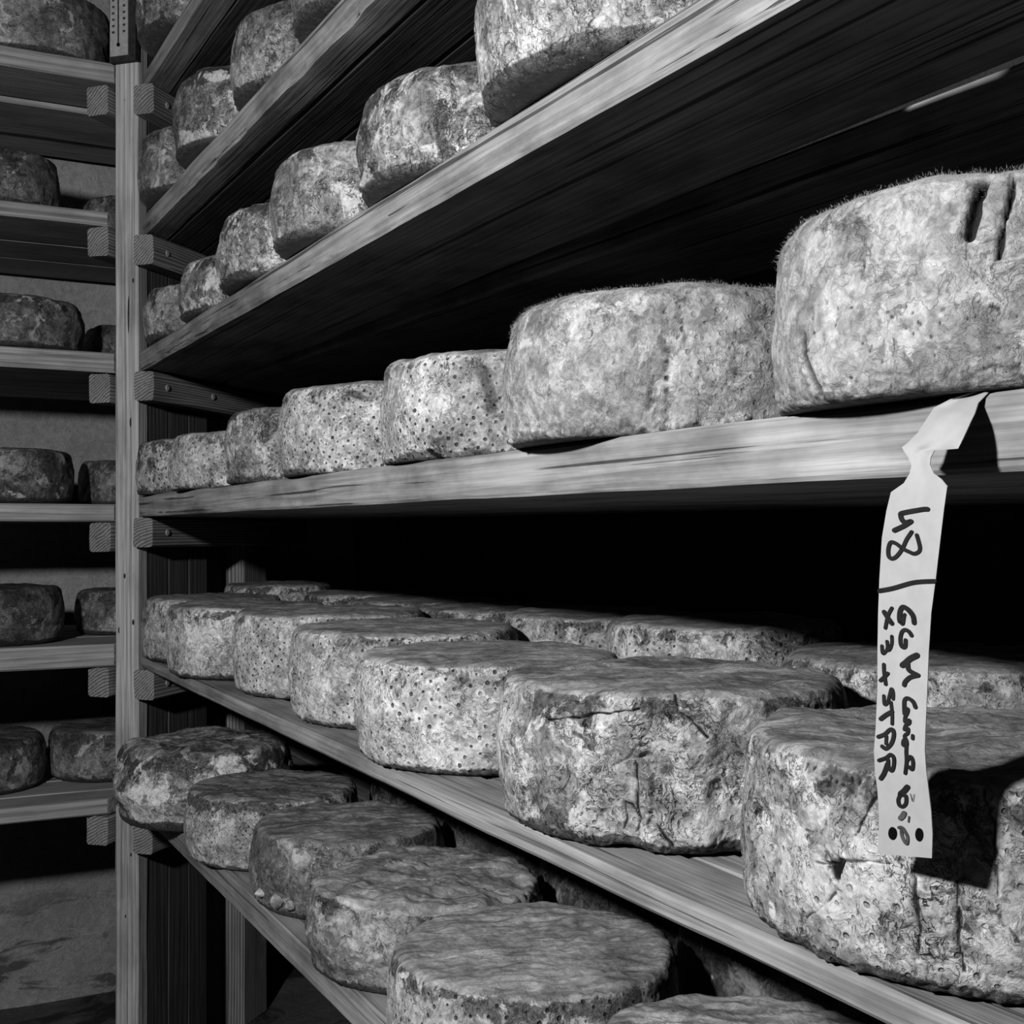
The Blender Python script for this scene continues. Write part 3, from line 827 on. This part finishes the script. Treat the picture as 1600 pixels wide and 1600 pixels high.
left_wheel(3, px_l=131, Yc=2.67, R=.1, h=.085, label='shadowed wheel behind the post on the third left shelf from the top', seed=205)
left_wheel(4, px_r=118, Yc=YL + .14, R=.14, h=.1, kw=dict(gain=1.6), label='square-shouldered wheel at the left edge on the eye level shelf', seed=206)
left_wheel(4, px_l=121, Yc=2.66, R=.105, h=.092, kw=dict(gain=1.7), label='half shadowed wheel against the post on the eye level left shelf', seed=207)
left_wheel(5, px_r=100, Yc=YL + .15, R=.14, h=.105, kw=dict(gain=1.0), label='dark wheel at the left edge below eye level', seed=208)
left_wheel(5, px_l=119, Yc=2.66, R=.105, h=.09, kw=dict(gain=1.5), label='grey wheel beside the post, below eye level on the left rack', seed=209)
left_wheel(6, px_r=70, Yc=YL + .24, R=.14, h=.1, kw=dict(gain=1.4), label='wheel with vertical scratches on the lowest left shelf, at the picture edge', seed=210)
left_wheel(6, px_l=75, Yc=YL + .255, R=.115, h=.1, kw=dict(gain=1.7), label='mottled wheel on the lowest left shelf, beside the post', seed=211)

# ------------------------------------------------------------------ the paper tag
TROWS = [(1525, 614, 1548, 610.5, .004), (1486, 623, 1528, 630, -.004), (1459, 637, 1522, 648, -.013), (1450, 651, 1518, 656, -.018), (1434, 676, 1508, 678, -.024), (1420, 690, 1501, 693, -.027),
         (1409, 699, 1497, 701, -.028), (1413, 706, 1460, 704, -.029), (1418, 713, 1454, 715, -.03), (1424, 727, 1453, 726, -.031), (1421, 740, 1459, 740, -.032), (1412, 755, 1471, 749, -.033),
         (1392, 769, 1480, 760, -.034), (1385, 798, 1475, 795, -.035), (1378, 840, 1469, 845, -.035), (1374, 905, 1462, 905, -.0355), (1372, 960, 1455, 958, -.036), (1371, 1020, 1451, 1020, -.037),
         (1371, 1075, 1449, 1075, -.038), (1368, 1140, 1446, 1140, -.041), (1365.5, 1172, 1445, 1172, -.0425), (1367, 1205, 1447, 1203, -.042), (1371, 1235, 1451, 1236, -.039), (1373, 1270, 1455, 1270, -.036),
         (1373, 1300, 1457, 1305, -.034), (1371, 1334, 1456, 1341, -.033)]
TROWS = [r[:4] + ((r[4] * .86) if i < 13 else float(np.interp((r[1] + r[3]) / 2, (760, 1000, 1172, 1340), (-.0292, -.0265, -.0275, -.0215))),) for i, r in enumerate(TROWS)]
tg = empty('paper_tag', (D - .03, .42, CAMZ - .2))
tag(tg, 'curled white paper tag with black handwriting hanging over the shelf edge', 'tag')
V, Fc = [], []
NC = 12
my = [(r[1] + r[3]) / 2 for r in TROWS]; mxo = [r[4] for r in TROWS]
_ly = [r[1] for r in TROWS]; _lx = [r[0] for r in TROWS]; _ry = [r[3] for r in TROWS]; _rx = [r[2] for r in TROWS]
def tag_dx(py, px=None):
    v = float(np.interp(py, my, mxo))
    if px is not None:
        l = float(np.interp(py, _ly, _lx)); r = float(np.interp(py, _ry, _rx))
        u = min(max((px - l) / max(r - l, 1), 0), 1)
        v -= .0022 * max(0, u - .56) / .44 * float(np.interp(py, (700, 760, 900, 1000), (0, 1, 1, .15)))
        v += .0016 * math.sin(u * 7 + py * .05) * float(np.interp(py, (640, 690, 740), (1, 1, 0)))
        v += .0012 * (u - .5) * float(np.interp(py, (1000, 1170, 1340), (0, 1, 2)))
    return v
rows = [(1528, 611, 1550, 607.5, .024)] + TROWS
for (xl, yl, xr, yr, dx) in rows:
    for j in range(NC + 1):
        u = j / NC
        py = yl + (yr - yl) * u
        X = D + (tag_dx(py, xl + (xr - xl) * u) if dx < .02 else dx)
        V.append(unproj(xl + (xr - xl) * u, py, X))
zlim = CAMZ + H4 + .0006
for v in V[:2 * (NC + 1)]:
    if v.x > D - .004: v.z = max(v.z, zlim)
nf = len(V)
V += [v + Vector((.0004, 0, 0)) for v in V]
for i in range(len(rows) - 1):
    for j in range(NC):
        a = i * (NC + 1) + j
        Fc.append((a, a + 1, a + NC + 2, a + NC + 1)); Fc.append((a + nf, a + nf + NC + 1, a + nf + NC + 2, a + nf + 1))
paper = mobj('paper', [v - Vector(tg.location) for v in V], Fc, M_paper, tg, True)

def stroke(pts, wpx, off, mat, name='handwriting', lift=.0006):
    P = [(x + off[0], y + off[1]) for (x, y) in pts]
    # resample with smoothing
    Q = []
    for i in range(len(P) - 1):
        p0 = P[max(i - 1, 0)]; p1 = P[i]; p2 = P[i + 1]; p3 = P[min(i + 2, len(P) - 1)]
        for k in range(6):
            t = k / 6
            Q.append(tuple(.5 * (2 * p1[d] + (p2[d] - p0[d]) * t + (2 * p0[d] - 5 * p1[d] + 4 * p2[d] - p3[d]) * t * t + (-p0[d] + 3 * p1[d] - 3 * p2[d] + p3[d]) * t ** 3) for d in (0, 1)))
    Q.append(P[-1])
    V, Fc = [], []
    def pt(x, y): return unproj(x, y, D + tag_dx(y, x) - lift) - Vector(tg.location)
    hw = wpx / 2
    L, Rr = [], []
    for i, (x, y) in enumerate(Q):
        a = Q[max(i - 1, 0)]; b = Q[min(i + 1, len(Q) - 1)]
        dx, dy = b[0] - a[0], b[1] - a[1]; n = math.hypot(dx, dy) or 1
        L.append((x - dy / n * hw, y + dx / n * hw)); Rr.append((x + dy / n * hw, y - dx / n * hw))
    for l, r in zip(L, Rr): V += [pt(*l), pt(*r)]
    for i in range(len(Q) - 1): Fc.append((2 * i, 2 * i + 1, 2 * i + 3, 2 * i + 2))
    for (cx, cy) in (Q[0], Q[-1]):
        b0 = len(V)
        for k in range(10): V.append(pt(cx + hw * math.cos(k * .6283), cy + hw * math.sin(k * .6283)))
        Fc.append(tuple(range(b0, b0 + 10)))
    return V, Fc
def ink(glyph, off, mat=M_ink, lift=.0006):
    V, Fc = [], []
    for k, (pts, w) in enumerate(glyph):
        v, f = stroke(pts, w, off, mat, lift=lift + .00004 * k)
        b = len(V); V += v; Fc += [tuple(q + b for q in ff) for ff in f]
    return mobj('handwritten_mark', V, Fc, mat, paper)
a2, a3, a4, a5 = (1360, 770), (1360, 920), (1360, 1070), (1360, 1200)
ink([([(89, 25.5), (80, 26), (50, 31.5), (47, 35), (49, 42), (54, 46), (63, 44.5)], 7.5), ([(63, 44.5), (52, 51.5), (37, 58.5)], 7.5)], a2)
ink([([(64, 61), (56, 73), (50, 86), (44, 95), (38, 101), (32, 102.5), (28, 98), (27.5, 88), (30, 79), (34, 77), (41, 80), (50, 87), (60, 92), (68, 95), (75, 92), (77, 86), (75, 76), (72, 66)], 6)], a2)
ink([([(14, 153), (35, 149), (68, 140), (100, 138)], 7)], a2)
ink([([(33, 30), (27, 42), (23, 61)], 5.5), ([(21, 36), (26, 44), (33, 54)], 7)], a3)
ink([([(33, 74), (33, 85), (30, 94), (27, 96)], 5), ([(25.5, 82), (26, 93), (20, 101), (18, 97), (17.5, 89)], 5)], a3)
ink([([(20.5, 118), (21, 130), (23.5, 149)], 5.5), ([(26.5, 132), (22, 137), (15.5, 143)], 6)], a3)
ink([([(68, 53), (66, 42), (58, 32), (50, 28.5), (46, 35), (45, 45), (46, 51)], 7.5), ([(46, 51), (50, 55), (52, 44), (53, 40)], 5)], a3)
ink([([(64, 73), (60, 67), (54, 64), (49, 67), (46.5, 76), (47, 86), (50, 91), (54, 90), (54.5, 80)], 6)], a3)
ink([([(72, 104), (62, 109), (54, 116), (50, 119)], 9.5), ([(58, 117), (60, 127), (74, 135)], 7), ([(74, 135), (62, 138), (54, 145), (52.5, 150)], 7)], a3)
ink([([(20.5, 17), (21.5, 30), (26, 28), (30, 14), (32.5, 6), (35, 12), (35, 22)], 5)], a4)
ink([([(31.5, 27), (33.5, 45), (33.5, 61)], 5), ([(33, 42), (24, 47), (16, 53)], 7)], a4)
ink([([(12, 81), (22, 77), (30, 70), (35, 71), (36, 80), (32, 92), (24, 99.5), (18, 96)], 6.2), ([(24.5, 80), (24, 92)], 5)], a4)
ink([([(13, 118), (24, 114), (31, 109), (36, 114), (36, 126), (33, 134), (28, 129), (27, 117)], 5.8), ([(26, 124), (21, 138), (16, 146)], 7)], a4)
ink([([(70, 35), (66, 26), (58, 21), (53, 24), (52.5, 36), (53, 45)], 6.2)], a4)
ink([([(53, 36), (58, 38), (57, 44), (54, 50), (54, 58), (60, 55), (60, 60), (55, 63), (53, 70), (58, 68), (58, 75), (53, 80), (56, 88), (56, 94), (51, 94), (51, 88), (54, 84)], 5.6),
     ([(56, 94), (55.5, 105), (56, 120), (54, 138)], 5.4), ([(65.5, 79), (65.5, 84)], 5)], a4)
ink([([(56, 120), (62, 112), (66, 120), (65, 132), (60, 128)], 5.6)], a4)
ink([([(57, 30), (52, 36), (47, 40)], 9), ([(46, 42), (43, 50), (45, 58), (50, 60), (55, 55), (55, 44), (50, 42), (45, 42)], 5.6)], a5)
ink([([(52, 71), (50, 75), (47, 78)], 8.5)], a5, M_fadeink)
ink([([(60, 76), (59, 84)], 2.6), ([(62, 40), (65.5, 52), (68, 41)], 1.0)], a5, M_fadeink)
ink([([(44, 93), (49, 93), (54, 100), (57.5, 108), (57, 118), (53, 115), (49, 106), (48, 98)], 4.8)], a5, M_fadeink)
for (hx, hy, rx, ry) in ((34.2, 102, 6.5, 10), (75.8, 104, 6, 10.5)):
    V = [unproj(a5[0] + hx + rx * math.cos(k * .2618), a5[1] + hy + ry * math.sin(k * .2618), D + tag_dx(a5[1] + hy + ry * math.sin(k * .2618), a5[0] + hx + rx * math.cos(k * .2618)) - .0006) - Vector(tg.location) for k in range(24)]
    tag(mobj('punched_hole', V, [tuple(range(24))], M_hole, paper), 'round punched hole')

# ------------------------------------------------------------------ thermometer on the post
th = empty('thermometer', diag(-.003, -.03, CAMZ + .86))
tag(th, 'narrow wall thermometer with pale scale fixed to the corner post', 'thermometer')
def tbox(name, n0, n1, a0, a1, z0, z1, mat, parent=th):
    P = [diag(a, n, z) - Vector(th.location) for z in (z0, z1) for (n, a) in ((n0, a0), (n1, a0), (n1, a1), (n0, a1))]
    return mobj(name, P, [(0, 3, 2, 1), (4, 5, 6, 7), (0, 1, 5, 4), (1, 2, 6, 5), (2, 3, 7, 6), (3, 0, 4, 7)], mat, parent)
ZT = CAMZ + .868
tbox('backing', -.053, .003, -.013, -.0012, ZT, ZT + .27, M_therm_base)
plate = tbox('scale_plate', -.050, -.012, -.0155, -.0131, ZT + .010, ZT + .262, M_therm_plate)
tbox('glass_tube', -.0325, -.0305, -.0172, -.0158, ZT + .032, ZT + .25, M_therm_base)
V, Fc = [], []
for i in range(9):
    for j in range(14):
        a, b = math.pi * i / 8, 2 * math.pi * j / 14
        V.append(diag(-.0165, -.0315, ZT + .030) - Vector(th.location) + (DN * (math.sin(a) * math.cos(b)) + UP * (math.sin(a) * math.sin(b)) + DA * -.6 * math.cos(a)) * .0036)
for i in range(8):
    for j in range(14): Fc.append((i * 14 + j, i * 14 + (j + 1) % 14, (i + 1) * 14 + (j + 1) % 14, (i + 1) * 14 + j))
mobj('bulb', V, Fc, M_hole, th, True)
for i in range(17):
    z = ZT + .052 + i * .0118
    for n0 in (-.0455, -.0225):
        m_ = tbox('scale_mark', n0, n0 + .0055, -.0158, -.01555, z, z + .0042, M_fadeink, th)

bpy.context.view_layer.update()
